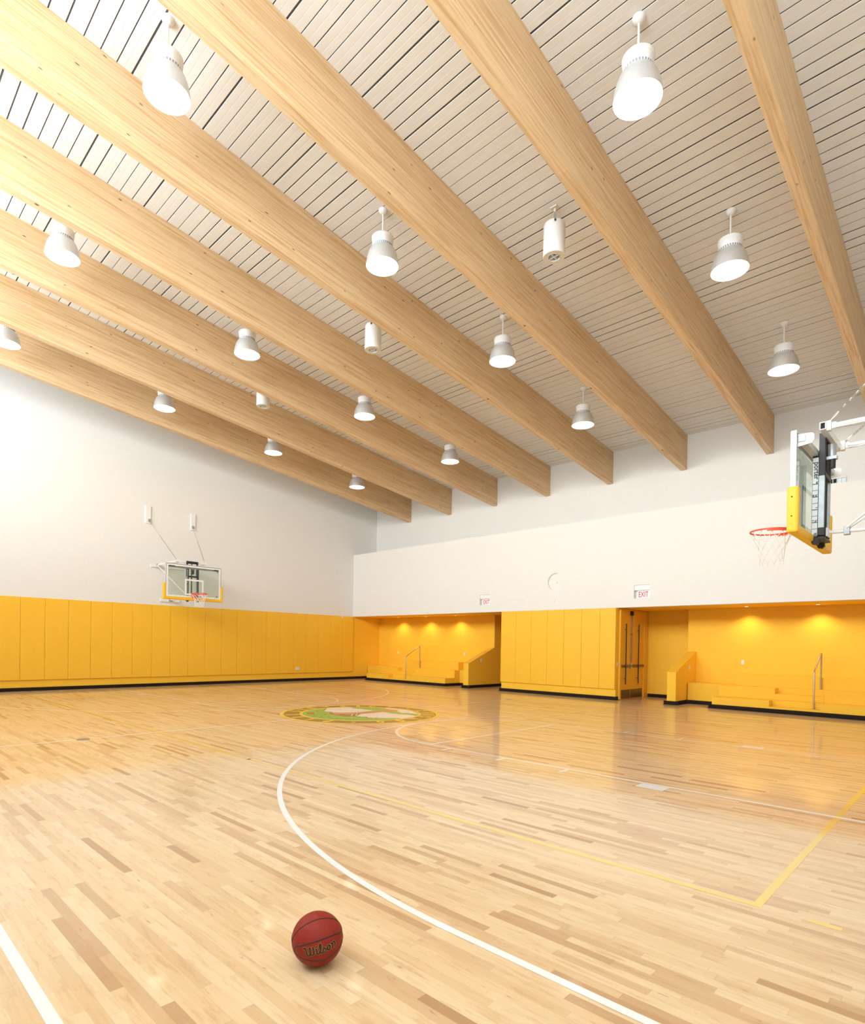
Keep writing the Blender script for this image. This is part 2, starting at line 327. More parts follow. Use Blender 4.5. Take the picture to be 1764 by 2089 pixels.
for s, XB in ((1, XRIM_R), (-1, XRIM_L)):
    side = 'right' if s > 0 else 'left'
    xf = XB - s*4.191                        # free-throw line, inner edge
    xbase = XB + s*1.575
    m = MB()
    strip(m, min(xf, xf+s*LW), max(xf, xf+s*LW), YC-1.829+LW, YC+1.829-LW)
    for q in (-1, 1):
        y0 = YC + q*1.829; strip(m, min(xf, xbase), max(xf, xbase), min(y0, y0-q*LW), max(y0, y0-q*LW))
    mark(m, 'key_line', M_WLINE, 'white key lines under the %s hoop' % side)
    m = MB()
    for q in (-1, 1):
        y0 = YC + q*1.829
        for xs in (9.866-.025, 10.848-.025, 11.819-.025):
            xs = xs - XM
            a, b2 = XM + s*xs, XM + s*(xs+.05)
            strip(m, min(a, b2), max(a, b2), min(y0, y0+q*.20), max(y0, y0+q*.20))
        a, b2 = XM + s*(12.775-XM), XM + s*(13.08-XM)
        strip(m, min(a, b2), max(a, b2), min(y0+q*.01, y0+q*.21), max(y0+q*.01, y0+q*.21))
    mark(m, 'lane_mark', M_WLINE, 'white lane tick marks and block beside the %s key' % side)
    a = PI/2 if s > 0 else -PI/2
    mark(arc(xf, YC, 1.829-LW, 1.829, a, a+PI), 'free_throw_arc', M_WLINE, 'white free-throw half circle of the %s key' % side)
    m = arc(XB, YC, 6.02-LW, 6.02, a, a+PI, 128, ZT+.0004)
    for q in (-1, 1):
        y0 = YC + q*6.02; strip(m, min(XB, xbase), max(XB, xbase), min(y0, y0-q*LW), max(y0, y0-q*LW), ZT+.0004)
    mark(m, 'three_point_arc', M_WLINE, 'white three-point arc of the %s end' % side)
m = MB(); vh = 4.465
ZY = ZT - .0004
for q in (-1, 1):
    y0 = YC + q*vh; strip(m, XM-9, XM+9, min(y0, y0-q*LW), max(y0, y0-q*LW), ZY)
    x0 = XM + q*9; strip(m, min(x0, x0-q*.05), max(x0, x0-q*.05), YC-vh+LW, YC+vh-LW, ZY)
mark(m, 'volleyball_court_line', M_YLINE, 'yellow volleyball court boundary lines')
m = MB()
for q in (-1, 1): strip(m, XM+q*3.03-.02, XM+q*3.03+.02, YC-vh, YC+vh, ZY)
mark(m, 'attack_line', M_YLINE, 'yellow volleyball attack lines')
m = MB(); strip(m, 14.86, 15.02, YC-vh, YC-vh+.05, ZY); mark(m, 'service_mark', M_YLINE, 'short yellow dash beside the yellow corner')
# centre seal
def disc(r, z, n=128): return MB().add([(XM+r*math.cos(2*PI*k/n), YC+r*math.sin(2*PI*k/n), z) for k in range(n)], [tuple(range(n))])
seal = disc(1.745, ZT).build('centre_seal', M_LYEL, FL, label='round green and gold park seal at the centre of the floor')
def ring(r0, r1, z, n=128):
    vs = []
    for k in range(n):
        a = 2*PI*k/n; vs += [(XM+r0*math.cos(a), YC+r0*math.sin(a), z), (XM+r1*math.cos(a), YC+r1*math.sin(a), z)]
    return MB().add(vs, [(2*k, 2*k+1, (2*k+3) % (2*n), (2*k+2) % (2*n)) for k in range(n)])
ring(1.335, 1.665, ZT+.0004).build('lettering_ring', M_LOLIVE, seal, label='olive ring')
disc(1.265, ZT+.0004).build('seal_field', M_LGREEN, seal, label='green field')
def clampr(p, r=1.262):
    d = math.hypot(*p); return p if d <= r else (p[0]*r/d, p[1]*r/d)
def seal_part(keys, name, mat, dz, label):
    m = MB()
    for k in keys:
        ps = [clampr(p) for p in LOGO[k]]
        m.add([(XM+x, YC+y, ZT+dz) for x, y in ps], [tuple(range(len(ps)))])
    m.build(name, mat, seal, label=label)
seal_part(['page_far','page_near','page_right'], 'seal_shape', M_LWHITE, .0008, 'cream shapes in the seal')
seal_part(['band'], 'seal_band', M_LTAN, .0012, 'tan band across the seal')
seal_part(['green1','green2','green3','green4'], 'seal_patch', M_LGREEN, .0012, 'green patches in the seal')
seal_part(['root','edge','mark']+['dot%d'%i for i in range(10)]+['dotb%d'%i for i in range(5)], 'seal_detail', M_LBROWN, .0016, 'brown details of the seal')
seal_part(['stroke1','stroke2'], 'seal_stroke', M_LWHITE, .0020, 'cream strokes of the seal')

def text_mesh(body, size, extrude=0, offset=0, shear=0, space=1.0):
    """returns verts, faces of a text laid in XY, baseline at 0, starting at x = 0"""
    c = bpy.data.curves.new('t', 'FONT'); c.body = body; c.size = size; c.extrude = extrude; c.offset = offset; c.shear = shear
    c.space_character = space; c.resolution_u = 4
    o = bpy.data.objects.new('t', c); COL.objects.link(o)
    bpy.context.view_layer.update()
    dg = bpy.context.evaluated_depsgraph_get()
    me = bpy.data.meshes.new_from_object(o.evaluated_get(dg))
    vs = [v.co.copy() for v in me.vertices]; fs = [tuple(p.vertices) for p in me.polygons]
    bpy.data.objects.remove(o); bpy.data.curves.remove(c); bpy.data.meshes.remove(me)
    return vs, fs
def placed_text(body, size, M, center=True, **k):
    vs, fs = text_mesh(body, size, **k)
    w = max(v.x for v in vs); w0 = min(v.x for v in vs)
    dx = -(w+w0)/2 if center else 0
    return MB().add([M @ Vector((v.x+dx, v.y, v.z)) for v in vs], fs)
# ring lettering, tops outward, read clockwise; near edge of the picture is at -40 degrees
m = MB()
words = 'CHICAGO \u2022 PARK DISTRICT \u2022 '
vs_all = []
a_dot = math.atan2(6.72-8.083-YC*0-7.3+8.083-.0, 1.0)  # placeholder angle, replaced below
a_dot = math.radians(-45.5)
# angular step per character
wd = {'I': .55, ' ': .45, '\u2022': .5}
tot = sum(wd.get(ch, 1) for ch in words); step = 2*PI/tot
pos = 0; dotpos = None; cen = []
for ch in words:
    w = wd.get(ch, 1); cen.append(pos + w/2); pos += w
dotpos = cen[words.index('\u2022')]
for ch, cpos in zip(words, cen):
    if ch == ' ': continue
    a = a_dot - (cpos - dotpos)*step
    er = Vector((math.cos(a), math.sin(a), 0)); et = Vector((math.sin(a), -math.cos(a), 0))
    if ch == '\u2022':
        p = Vector((XM, YC, ZT+.0008)) + er*1.5
        m.add([p + er*(.05*math.cos(t*PI/8)) + et*(.05*math.sin(t*PI/8)) for t in range(16)], [tuple(range(16))]); continue
    vs, fs = text_mesh(ch, .30, offset=.022)
    x0 = min(v.x for v in vs); x1 = max(v.x for v in vs); y1 = max(v.y for v in vs)
    sx = (.36 if ch != 'I' else .10) * w / (x1-x0) if ch != 'I' else .1/(x1-x0)
    sy = .255/y1
    org = Vector((XM, YC, ZT+.0008)) + er*1.372
    m.add([org + et*((v.x-(x0+x1)/2)*sx*.92) + er*(v.y*sy) for v in vs], fs)
m.build('seal_lettering', M_LYEL, seal, label='gold lettering around the seal')

# ------------------------------------------------------------------ walls
MB().box(XW-.2, XW, YB-.2, YU+.6, ZP, 10.3).build('wall_left', M_WHITE, kind='structure')
MB().box(XW-.2, XW, YB-.2, 1.75, 0, ZP).build('wall_left_lower', M_YEL, kind='structure')
# right end wall behind the right hoop; the corner the camera stands in opens to a recess
MB().box(XR, XR+.2, -13.9, 1.75, 0, 10.3).build('wall_right', M_WHITE, kind='structure')
MB().box(XR+.2, 18.2, -13.9, -13.7, 0, 10.3).build('wall_right_return', M_WHITE, kind='structure')
MB().box(18.2, 18.4, YB-.2, -13.7, 0, 10.3).build('wall_right_recess', M_WHITE, kind='structure')
# upper far wall and ledge
MB().box(XW, XR, YU, YU+.2, ZL-.1, 8.0).build('wall_far_upper', M_WHITE, kind='structure')
MB().box(XW, XR, YF+.24, YU, ZL-.1, ZL).build('trim_ledge', M_WHITE, kind='structure')
# bulkhead with the niches
NL = (2.53, 2.985, 2.99, 3.355); NR = (8.195, 8.652, 2.985, 3.368)
CX, CZ, CR = 5.590, 3.633, .275
m = MB(); D = .24
def panel(x0, x1, z0, z1): m.box(x0, x1, YF, YF+D, z0, z1)
xs = [XW, NL[0], NL[1], CX-.35, CX+.35, NR[0], NR[1], XR]
panel(xs[0], xs[1], ZP, ZL); panel(xs[2], xs[3], ZP, ZL); panel(xs[4], xs[5], ZP, ZL); panel(xs[6], xs[7], ZP, ZL)
for n in (NL, NR):
    panel(n[0], n[1], ZP, n[2]); panel(n[0], n[1], n[3], ZL); m.box(n[0], n[1], YF+.12, YF+D, n[2], n[3])
panel(CX-.35, CX+.35, ZP, CZ-.35); panel(CX-.35, CX+.35, CZ+.35, ZL); m.box(CX-.35, CX+.35, YF+.05, YF+D, CZ-.35, CZ+.35)
n = 64; vs = []
for k in range(n):
    a = 2*PI*k/n; c, s = math.cos(a), math.sin(a); q = .35/max(abs(c), abs(s))
    for y in (YF, YF+.05): vs += [(CX+c*CR, y, CZ+s*CR), (CX+c*q, y, CZ+s*q)]
fs = []
for k in range(n):
    a, b2 = 4*k, 4*((k+1) % n); fs += [(a, a+1, b2+1, b2), (a, b2, b2+2, a+2)]
m.add(vs, fs)
WF = m.build('wall_far', M_WHITE, kind='structure')
# soffit and everything yellow below it
MB().box(XW, XR, YF+.24, 4.2, ZP, ZP+.12).build('trim_soffit', M_YEL, kind='structure')
MB().box(3.5, 7.66, 0, 4.2, 0, ZP).build('wall_far_pier', M_YEL, kind='structure')
MB().box(XW, 2.02, 1.53, 1.70, 0, ZP).build('wall_far_alcove', M_YEL, kind='structure')
MB().box(1.84, 2.02, 1.70, 4.2, 0, ZP).build('wall_far_passage', M_YEL, kind='structure')
MB().box(1.84, 3.5, 4.2, 4.4, 0, ZP).build('wall_far_passage_end', M_YEL, kind='structure')
MB().box(7.66, 9.17, 2.15, 2.35, 0, ZP).build('wall_far_door_recess', M_YEL, kind='structure')
MB().box(9.17, XR, 1.53, 2.35, 0, ZP).build('wall_far_alcove_right', M_YEL, kind='structure')
# back wall with a band of high windows
WZ0, WZ1, WX0, WX1 = 6.1, 9.62, -2.6, 17.7
def zt(y): return zc(y) + .3
MB().box(XW-.2, 18.4, YB-.2, YB, 0, WZ0).build('wall_back', M_WHITE, kind='structure')
MB().box(XW-.2, 18.4, YB-.2, YB, WZ1, zt(YB)).build('wall_back_header', M_WHITE, kind='structure')
MB().box(XW-.2, WX0, YB-.2, YB, WZ0, WZ1).build('wall_back_left', M_WHITE, kind='structure')
MB().box(WX1, 18.4, YB-.2, YB, WZ0, WZ1).build('wall_back_right', M_WHITE, kind='structure')
NW = 9; ww = (WX1-WX0)/NW
for i in range(NW):
    x0 = WX0 + i*ww; x1 = x0 + ww
    f = MB()
    f.box(x0, x0+.05, YB-.15, YB-.05, WZ0, WZ1).box(x1-.05, x1, YB-.15, YB-.05, WZ0, WZ1)
    f.box(x0+.05, x1-.05, YB-.15, YB-.05, WZ0, WZ0+.06).box(x0+.05, x1-.05, YB-.15, YB-.05, WZ1-.06, WZ1)
    f.box(x0+.05, x1-.05, YB-.14, YB-.06, 7.8, 7.86)
    w = f.build('window_%d' % (i+1), M_MULL, kind='structure')
    p = MB()
    p.add([(x0+.05, YB-.1, WZ0+.06), (x1-.05, YB-.1, WZ0+.06), (x1-.05, YB-.1, WZ1-.06), (x0+.05, YB-.1, WZ1-.06)], [(0,1,2,3)])
    p.build('pane', M_WGLASS, w)

# ------------------------------------------------------------------ ceiling: planks under a dark deck
m = MB(); deck = MB()
y0 = -8.72 - .205*48
k = 0
rr = random.Random(3)
while True:
    ya = y0 + .205*k; yb2 = ya + .205; k += 1
    if ya > YU: break
    if yb2 < YB: continue
    g = rr.choice((.011, .014, .014, .018, .025))
    a = max(ya, YB); b2 = min(yb2 - g, YU); c = (a+b2)/2
    # a board with a fine V groove along its middle, both edges eased
    prof = [(a, zc(a)+.004), (a+.004, zc(a+.004)), (c-.004, zc(c-.004)), (c, zc(c)+.0035), (c+.004, zc(c+.004)), (b2-.004, zc(b2-.004)), (b2, zc(b2)+.004), (b2, zc(b2)+.03), (a, zc(a)+.03)]
    m.prism(prof, 'x', XW, 18.3)
    if b2 < YU - .01: deck.prism([(b2, zc(b2)+.008), (yb2, zc(yb2)+.008), (yb2, zc(yb2)+.05), (b2, zc(b2)+.05)], 'x', XW, 18.3)
ceil = m.build('ceiling', M_PLANK, kind='structure')
deck.prism([(YB-.2, zc(YB-.2)+.06), (YU+.2, zc(YU+.2)+.06), (YU+.2, zc(YU+.2)+.2), (YB-.2, zc(YB-.2)+.2)], 'x', XW-.2, 18.4)
deck.build('deck', M_DECK, ceil, label='dark deck behind the board gaps')

# ------------------------------------------------------------------ glulam beams
bx = [-2.336, -.040, 2.235, 4.521, 6.836, 9.137, 11.381, 13.715]
side = ['nearest the left end wall', 'second from the left end wall', 'third from the left end wall', 'fourth from the left end wall',
        'fifth from the left end wall', 'sixth from the left end wall', 'seventh from the left end wall', 'at the right edge, above the near hoop']
proto = None
for x, s in zip(bx, side):
    if proto is None:
        m = MB(); yy = [YU-.001 - (YU-YB-.002)*i/12 for i in range(13)]
        prof = [(y-YU, zb(y)-zb(YU)) for y in yy] + [(y-YU, zc(y)-zb(YU)-.001) for y in yy[::-1]]
        m.prism(prof, 'x', -.171, 0)
        o = m.build('roof_beam', M_BEAM, bevel=.004); proto = o
    else:
        o = proto.copy(); COL.objects.link(o)
    o.location = (x, YU, zb(YU))
    tag(o, 'sloping glulam timber roof beam %s' % s, 'beam', 'glulam roof beams')

# ------------------------------------------------------------------ wall pads
def pad_mesh(w):
    """vinyl pad: soft edges; local y from 0 to -w (left wall) built along +y"""
    return MB().box(0, .05, 0, w-.004, .318, ZP)
pp = None
for i in range(21):
    yb0 = -.05 - .6165*(i+1)
    if pp is None:
        pp = pad_mesh(.6165).build('wall_pad', M_PAD, bevel=.010); o = pp
    else:
        o = pp.copy(); COL.objects.link(o)
    o.location = (XW, yb0, 0)
    where = 'next to the seating corner' if i == 0 else ('cut by the left picture edge' if i == 20 else '%s from the seating corner' % ORD[i])
    tag(o, 'tall yellow vinyl pad on the left end wall, %s' % where, 'wall pad', 'yellow pads on the left end wall')
px = [3.485, 4.10, 4.71, 5.32, 5.93, 6.54, 7.15, 7.655]
for i in range(7):
    m = MB().box(px[i]+.002, px[i+1]-.002, -.05, 0, .318, ZP)
    o = m.build('wall_pad', M_PAD, bevel=.010, off=(px[i], 0, 0))
    where = ['leftmost, beside the dark passage', 'second from the left', 'third from the left', 'fourth, in the middle', 'third from the double door', 'second from the double door', 'narrow one beside the double door'][i]
    tag(o, 'yellow vinyl pad on the pier between the alcoves, %s' % where, 'wall pad', 'yellow pads on the centre pier')

# ------------------------------------------------------------------ black cove base
def base_run(m, pts, h=.10, t=.008, foot=.085):
    """pts: list of ((x0,y0),(x1,y1),(nx,ny)); n points into the room"""
    for (x0,y0),(x1,y1),(nx,ny) in pts:
        for d, za, zb_ in ((t, 0, h), (foot, 0, .007)):
            xs_ = sorted((x0, x1)) if nx == 0 else sorted((x0, x0+nx*d)); ys_ = sorted((y0, y1)) if ny == 0 else sorted((y0, y0+ny*d))
            m.box(xs_[0], xs_[1], ys_[0], ys_[1], za, zb_)
    return m
base_run(MB(), [((XW, YB), (XW, .84), (1, 0))]).build('baseboard_left', M_BASE, kind='structure')
base_run(MB(), [((3.42, 0), (7.70, 0), (0, -1)), ((7.66, -.0), (7.66, .165), (1, 0))]).build('baseboard_far', M_BASE, kind='structure')
base_run(MB(), [((7.72, 2.15), (9.17, 2.15), (0, -1))]).build('baseboard_far_recess', M_BASE, kind='structure')
base_run(MB(), [((2.02, 1.53), (2.02, 4.2), (1, 0)), ((2.02, 4.2), (3.5, 4.2), (0, -1))]).build('baseboard_far_passage', M_BASE, kind='structure')
base_run(MB(), [((XR, -13.9), (XR, .84), (-1, 0))]).build('baseboard_right', M_BASE, kind='structure')
base_run(MB(), [((XW, YB), (18.2, YB), (0, 1))]).build('baseboard_back', M_BASE, kind='structure')

# ------------------------------------------------------------------ half walls
def half_wall(x0, x1, label):
    e = empty('half_wall', (x0, 0, 0), label, 'wall')
    m = MB().prism([(0,0),(1.53,0),(1.53,1.485),(0,.90)], 'x', 0, x1-x0)
    m.build('body', M_YEL, e, bevel=.004)
    b = base_run(MB(), [((-.08, 0), (x1-x0+.08, 0), (0, -1)), ((x1-x0, 0), (x1-x0, 1.53), (1, 0)) if x0 < 5 else ((x1-x0, 0), (x1-x0, .84), (1, 0)),
                        ((0, 0), (0, .84), (-1, 0)) if x0 < 5 else ((0, 0), (0, 2.1), (-1, 0))])
    b.build('baseboard_half_wall_1' if x0 < 5 else 'baseboard_half_wall_2', M_BASE, kind='structure').location = (x0, 0, 0)
    return e
half_wall(1.78, 2.02, 'low yellow half wall with sloping top at the right of the far left seating')
half_wall(9.17, 9.41, 'low yellow half wall with sloping top beside the double door passage')

# ------------------------------------------------------------------ stepped seating
def seating(x0, x1, a0, a1, la, lb, label):
    """tiers from x0 to x1, aisle a0-a1, landings out to la (left) and lb (right)"""
    e = empty('stepped_seating', (x0, 0, 0), label, 'seating', 'yellow stepped seating')
    def B(m, name, **k): return m.build(name, M_YEL, e, off=(x0, 0, 0), **k)
    B(MB().prism([(x0,0),(a0,0),(a0,.27),(a1,.27),(a1,0),(x1,0),(x1,.54),(x0,.54)], 'z', 0, .293), 'tier', bevel=.006)
    B(MB().prism([(x0,.54),(a0,.54),(a0,.81),(a1,.81),(a1,.54),(x1,.54),(x1,1.08),(x0,1.08)], 'z', 0, .587), 'tier', bevel=.006)
    B(MB().box(x0+.27, x1-.27, 1.08, 1.51, 0, .885), 'tier', bevel=.006)
    B(MB().box(a0, a1, 0, .27, 0, .147), 'step', bevel=.005)
    B(MB().box(a0, a1, .54, .81, 0, .44), 'step', bevel=.005)
    B(MB().prism([(la,.84),(x0,.84),(x0,1.08),(x0+.27,1.08),(x0+.27,1.51),(la,1.51)], 'z', 0, .586), 'landing', bevel=.005)
    B(MB().prism([(x1,.84),(lb,.84),(lb,1.51),(x1-.27,1.51),(x1-.27,1.08),(x1,1.08)], 'z', 0, .586), 'landing', bevel=.005)
    b = base_run(MB(), [((x0-.08, 0), (x1, 0), (0, -1)), ((x1, 0), (x1, .84), (1, 0)), ((x0, 0), (x0, .84), (-1, 0)), ((la, .84), (x0, .84), (0, -1)), ((x1, .84), (lb, .84), (0, -1))])
    b.build('baseboard_seating_1' if x0 < 5 else 'baseboard_seating_2', M_BASE, kind='structure')
    return e
seating(-3.64, .89, -2.27, -1.22, XW+.02, 1.76, 'yellow stepped seating in the far left alcove beside the left end wall')
seating(10.35, 14.88, 11.69, 12.74, 9.43, XR-.02, 'yellow stepped seating in the right alcove below the near hoop')
def rail(x, label):
    e = empty('handrail', (x, .22, .147), label, 'handrail', 'steel handrails')
    pts = [(0,0,0), (0,0,.88), (0,.012,.912)]
    top = (0, .775, 1.345)
    pts += [(0, .03, .93), (0, .745, 1.335), (0,.772,1.345), (0,.795,1.325), (0, .80, 1.30), (0, .81, .44)]
    MB().tube(pts, .019, 12).build('rail_tube', M_RAIL, e, smooth=True)
    MB().lathe([(.04,0),(.04,.008),(.02,.012)], (0,0,0), 16, True, True).build('base_flange', M_RAIL, e, smooth=True)
    MB().lathe([(.04,.440),(.04,.448),(.02,.452)], (0,.81,0), 16, True, True).build('base_flange', M_RAIL, e, smooth=True)
rail(-1.456, 'thin steel handrail in the far left seating aisle')
rail(12.585, 'steel handrail in the right seating aisle, below the near hoop')

# ------------------------------------------------------------------ double door
DX = 7.66
dr = MB().box(DX, DX+.05, .17, .262, 0, 2.72).box(DX, DX+.05, 1.85, 2.12, 0, 2.72).box(DX, DX+.05, .262, 1.85, 2.69, 2.72)
door = dr.build('door_1', M_DOOR, kind='structure', bevel=.003)
for q, (ya, yb_) in enumerate(((.264, .944), (.948, 1.848))):
    lf = MB().box(DX, DX+.022, ya, yb_-.0, .012, 2.685).build('door_leaf', M_DOOR, door)
    yp = (.505, 1.385)[q]
    MB().tube([(DX+.075, yp, .45), (DX+.075, yp, 2.285)], .017, 10).tube([(DX+.02, yp, .62), (DX+.075, yp, .62)], .009, 8).tube([(DX+.02, yp, 2.10), (DX+.075, yp, 2.10)], .009, 8).build('pull_bar', M_BLACK, lf, smooth=True, label='long dark pull bar')
    bb = (.315, .93) if q == 0 else (.96, 1.835)
    MB().box(DX+.022, DX+.062, bb[0], bb[1], .965, 1.035).build('push_bar', M_KICK, lf, bevel=.006, label='bronze push bar')
    yr = (.915, .985)[q]
    MB().box(DX+.022, DX+.06, yr-.028, yr+.028, .90, 1.10).build('latch', M_STEEL, lf, bevel=.004, label='steel latch case')
    MB().tube([(DX+.04, yr, 1.1), (DX+.04, yr, 2.60)], .008, 8).box(DX+.022, DX+.05, yr-.02, yr+.02, 1.955, 1.985).build('vertical_rod', M_KICK, lf)
    MB().box(DX+.022, DX+.06, yr-.05, yr+.05, 2.55, 2.685).build('top_latch', M_BLACK, lf, bevel=.004)
    kb = (.30, .93) if q == 0 else (.965, 1.80)
    MB().box(DX+.022, DX+.027, kb[0], kb[1], .02, .285).build('kick_plate', M_KICK, lf, label='dark kick plate')

# ------------------------------------------------------------------ EXIT signs in their niches
def exit_sign(n, label):
    x0, x1, z0, z1 = n; w = x1-x0; zs = z0 + .59*(z1-z0)
    e = empty('exit_sign', (x0, YF+.12, z0), label, 'exit sign', 'EXIT signs')
    o = (x0, YF+.12, z0)
    MB().box(x0+.004, x1-.004, YF+.014, YF+.12, zs+.006, z1-.004).build('cover_plate', M_WPAINT, e, off=o, bevel=.003)
    MB().box(x0+.075, x1-.02, YF+.06, YF+.12, z0+.008, zs).build('sign_box', M_SIGN, e, off=o, bevel=.003)
    hh = (zs-z0)*.70
    M = Matrix.Translation((x0+.075+(w-.095)/2, YF+.058, z0+.035)) @ Matrix.Rotation(PI/2, 4, 'X')
    vs, fs = text_mesh('EXIT', 1, extrude=.004, offset=.012)
    xa, xb_ = min(v.x for v in vs), max(v.x for v in vs); ya, yb_ = min(v.y for v in vs), max(v.y for v in vs)
    MB().add([M @ Vector(((v.x-(xa+xb_)/2)*(w-.175)/(xb_-xa), (v.y-ya)*hh/(yb_-ya), v.z*.5)) for v in vs], fs).build('lettering', M_RED, e, off=o, label='red EXIT letters')
exit_sign(NL, 'recessed white EXIT sign above the far left passage')
exit_sign(NR, 'recessed white EXIT sign above the double door')
# clock mount in the round niche, sensor under it
m = MB().lathe([(.035,0),(.035,.018),(.028,.024)], (0,0,0), 20, True, True).xf(Matrix.Rotation(PI/2, 4, 'X')).build('clock_mount', M_WPAINT, smooth=True)
m.location = (CX+.012, YF+.05, CZ-.01); tag(m, 'small white mount in the round wall niche', 'wall mount')
m = MB().box(-.028, .028, -.028, 0, -.055, .055).build('wall_sensor', M_WPAINT, bevel=.008)
m.location = (5.575, YF, 3.03); tag(m, 'tiny white sensor on the wall under the round niche', 'sensor')
m = MB().box(0, .03, -.035, .035, -.028, .028).build('wall_sensor', M_WPAINT, bevel=.006)
m.location = (XW+.05, -.68, 2.69); tag(m, 'tiny white sensor at the top of the left end wall pads', 'sensor')
# vent on the upper far wall
e = empty('air_vent', (12.30, YU, 5.755), 'long white air grille on the upper wall behind the near hoop', 'vent')
o = (12.30, YU, 5.755)
f = MB(); x0, x1, z0, z1 = 12.18, 12.985, 5.75, 5.90
f.box(x0, x1, YU-.03, YU, z0, z0+.022).box(x0, x1, YU-.03, YU, z1-.022, z1).box(x0, x0+.022, YU-.03, YU, z0+.022, z1-.022).box(x1-.022, x1, YU-.03, YU, z0+.022, z1-.022)
f.build('frame', M_VENT, e, off=o, bevel=.003)
nc = 9; cw = (x1-x0-.044)/nc
f = MB(); d = MB(); l = MB()
for i in range(nc):
    xa = x0+.022+i*cw
    MB().box(xa-.006, xa+.006, YU-.024, YU-.004, z0+.022, z1-.022).build('divider', M_VENT, e, off=o)
    q = MB().box(xa+.006, xa+cw-.006, YU-.006, YU-.002, z0+.022, z1-.022)
    if i in (1, 2, 5, 6): q.build('opening', M_DARK, e, off=o, label='dark open cell')
    else: q.build('damper', M_GALV, e, off=o, label='grey closed cell')

# outlets and switch plates
def plate(name, loc, axis, w, h, label, cat='outlet'):
    e = empty(name, loc, label, cat)
    if axis == 'y': MB().box(-w/2, w/2, -.008, 0, -h/2, h/2).build('plate', M_OUT, e, bevel=.002); s = MB().box(-w*.22, w*.22, -.012, -.008, -h*.32, h*.32)
    else: MB().box(0, .008, -w/2, w/2, -h/2, h/2).build('plate', M_OUT, e, bevel=.002); s = MB().box(.008, .012, -w*.22, w*.22, -h*.32, h*.32)
    s.build('socket', M_OUT, e, bevel=.001)
plate('wall_outlet', (-3.32, 1.53, 1.19), 'y', .075, .12, 'small white wall plate above the left part of the far seating')
plate('wall_outlet', (.55, 1.53, 1.205), 'y', .075, .12, 'small white wall plate above the right part of the far seating')
plate('wall_outlet', (10.66, 1.53, 1.206), 'y', .075, .12, 'small white wall plate above the right alcove seating')
plate('wall_outlet', (2.02, .73, 1.0), 'x', .075, .12, 'small plate on the dark side of the far left half wall')
plate('wall_outlet', (9.41, 1.0, 1.015), 'x', .11, .12, 'yellowed plate on the half wall beside the right seating')
plate('wall_switch', (7.66, .085, 1.066), 'x', .07, .12, 'pale switch plate on the pier edge left of the double door', 'switch')
plate('wall_outlet', (XW+.05, -2.93, .50), 'x', .19, .115, 'white double outlet low on the left end wall pads')
# floor sleeve covers
for (x, y, lb) in ((5.636, -13.61, 'grey oval cover plate on the half-court line at the left'), (5.60, -2.49, 'grey cover plate on the half-court line near the far pier')):
    o = MB().lathe([(.088,0),(.088,.003),(.080,.004)], (0,0,0), 28, True, True).build('floor_plate', M_GREY, smooth=True)
    o.location = (x, y, .0012); tag(o, lb, 'cover plate')

# ------------------------------------------------------------------ pendant lamps
def make_lamp():
    """origin at the canopy on the ceiling; shade mouth .965 below"""
    e = empty('pendant_lamp', (0,0,0))
    MB().lathe([(.078,.02),(.078,-.012),(.055,-.05),(.022,-.062)], n=24, cap0=True, cap1=True).build('canopy', M_CAP, e, smooth=True)
    MB().tube([(0,0,-.05),(0,0,-.455)], .014, 12).build('stem', M_CAP, e, smooth=True)
    prof = [(.02,-.445),(.12,-.447),(.165,-.455),(.187,-.475)]
    z = -.48
    for i in range(6): prof += [(.190-.0025*i, z), (.190-.0025*i, z-.016), (.186-.0025*i, z-.018), (.186-.0025*i, z-.020)]; z -= .0205
    prof += [(.174, -.604), (.171, -.612)]
    prof += [(.170,-.655),(.178,-.662)]
    h = MB().lathe(prof, n=40, cap0=True).build('housing', M_CAP, e, smooth=True)
    s = MB()
    for k in range(30):
        a = 2*PI*k/30; c, q = math.cos(a), math.sin(a)
        vs = []
        for r in (.1695, .1725):
            for da, zz in ((-.062, -.648), (.062, -.648), (.062, -.618), (-.062, -.618)):
                vs.append((r*math.cos(a+da), r*math.sin(a+da), zz))
        s.add(vs, [(4,5,6,7),(0,1,5,4),(1,2,6,5),(2,3,7,6),(3,0,4,7)])
    s.build('vent_slot', M_SLOT, h, label='grey vent slots')
    out = [(.178,-.655),(.200,-.675),(.226,-.715),(.248,-.77),(.264,-.83),(.276,-.895),(.285,-.962)]
    inn = [(.281,-.962),(.272,-.895),(.260,-.83),(.244,-.77),(.222,-.716),(.194,-.680),(.10,-.675),(.03,-.672)]
    MB().lathe(out+[(.281,-.964)], n=48).build('shade', M_SHADE, e, smooth=True, label='satin metal bell shade')
    MB().lathe(inn, n=48, cap1=True).build('reflector', M_REFL, e, smooth=True, label='white inside of the shade')
    MB().lathe([(.004,-.674),(.024,-.69),(.030,-.725),(.028,-.755),(.016,-.775),(.003,-.78)], n=20, cap0=True, cap1=True).build('bulb', M_BULB, e, smooth=True, label='glowing bulb')
    return e
lamp0 = make_lamp()
LX = (-1.22, 3.34, 7.925, 12.46); LY = (-13.40, -9.70, -6.20, -2.685)
cols = ['leftmost lamp row', 'second lamp row from left', 'third lamp row from left', 'rightmost lamp row']
rows = ['nearest the camera', 'second nearest', 'third nearest', 'closest to the far wall']
first = True
LAMPS = []
for i, x in enumerate(LX):
    for j, y in enumerate(LY):
        if i == 3 and j == 0: continue
        o = lamp0 if first else copy_tree(lamp0); first = False
        o.location = (x, y, zc(y))
        rj = rows[j] if i < 3 else ['', 'nearest and largest', 'middle one', 'closest to the far wall'][j]
        tag(o, 'white bell pendant lamp, %s, %s' % (cols[i], rj), 'lamp', 'high bay pendant lamps')
        LAMPS.append((x, y, zc(y)))

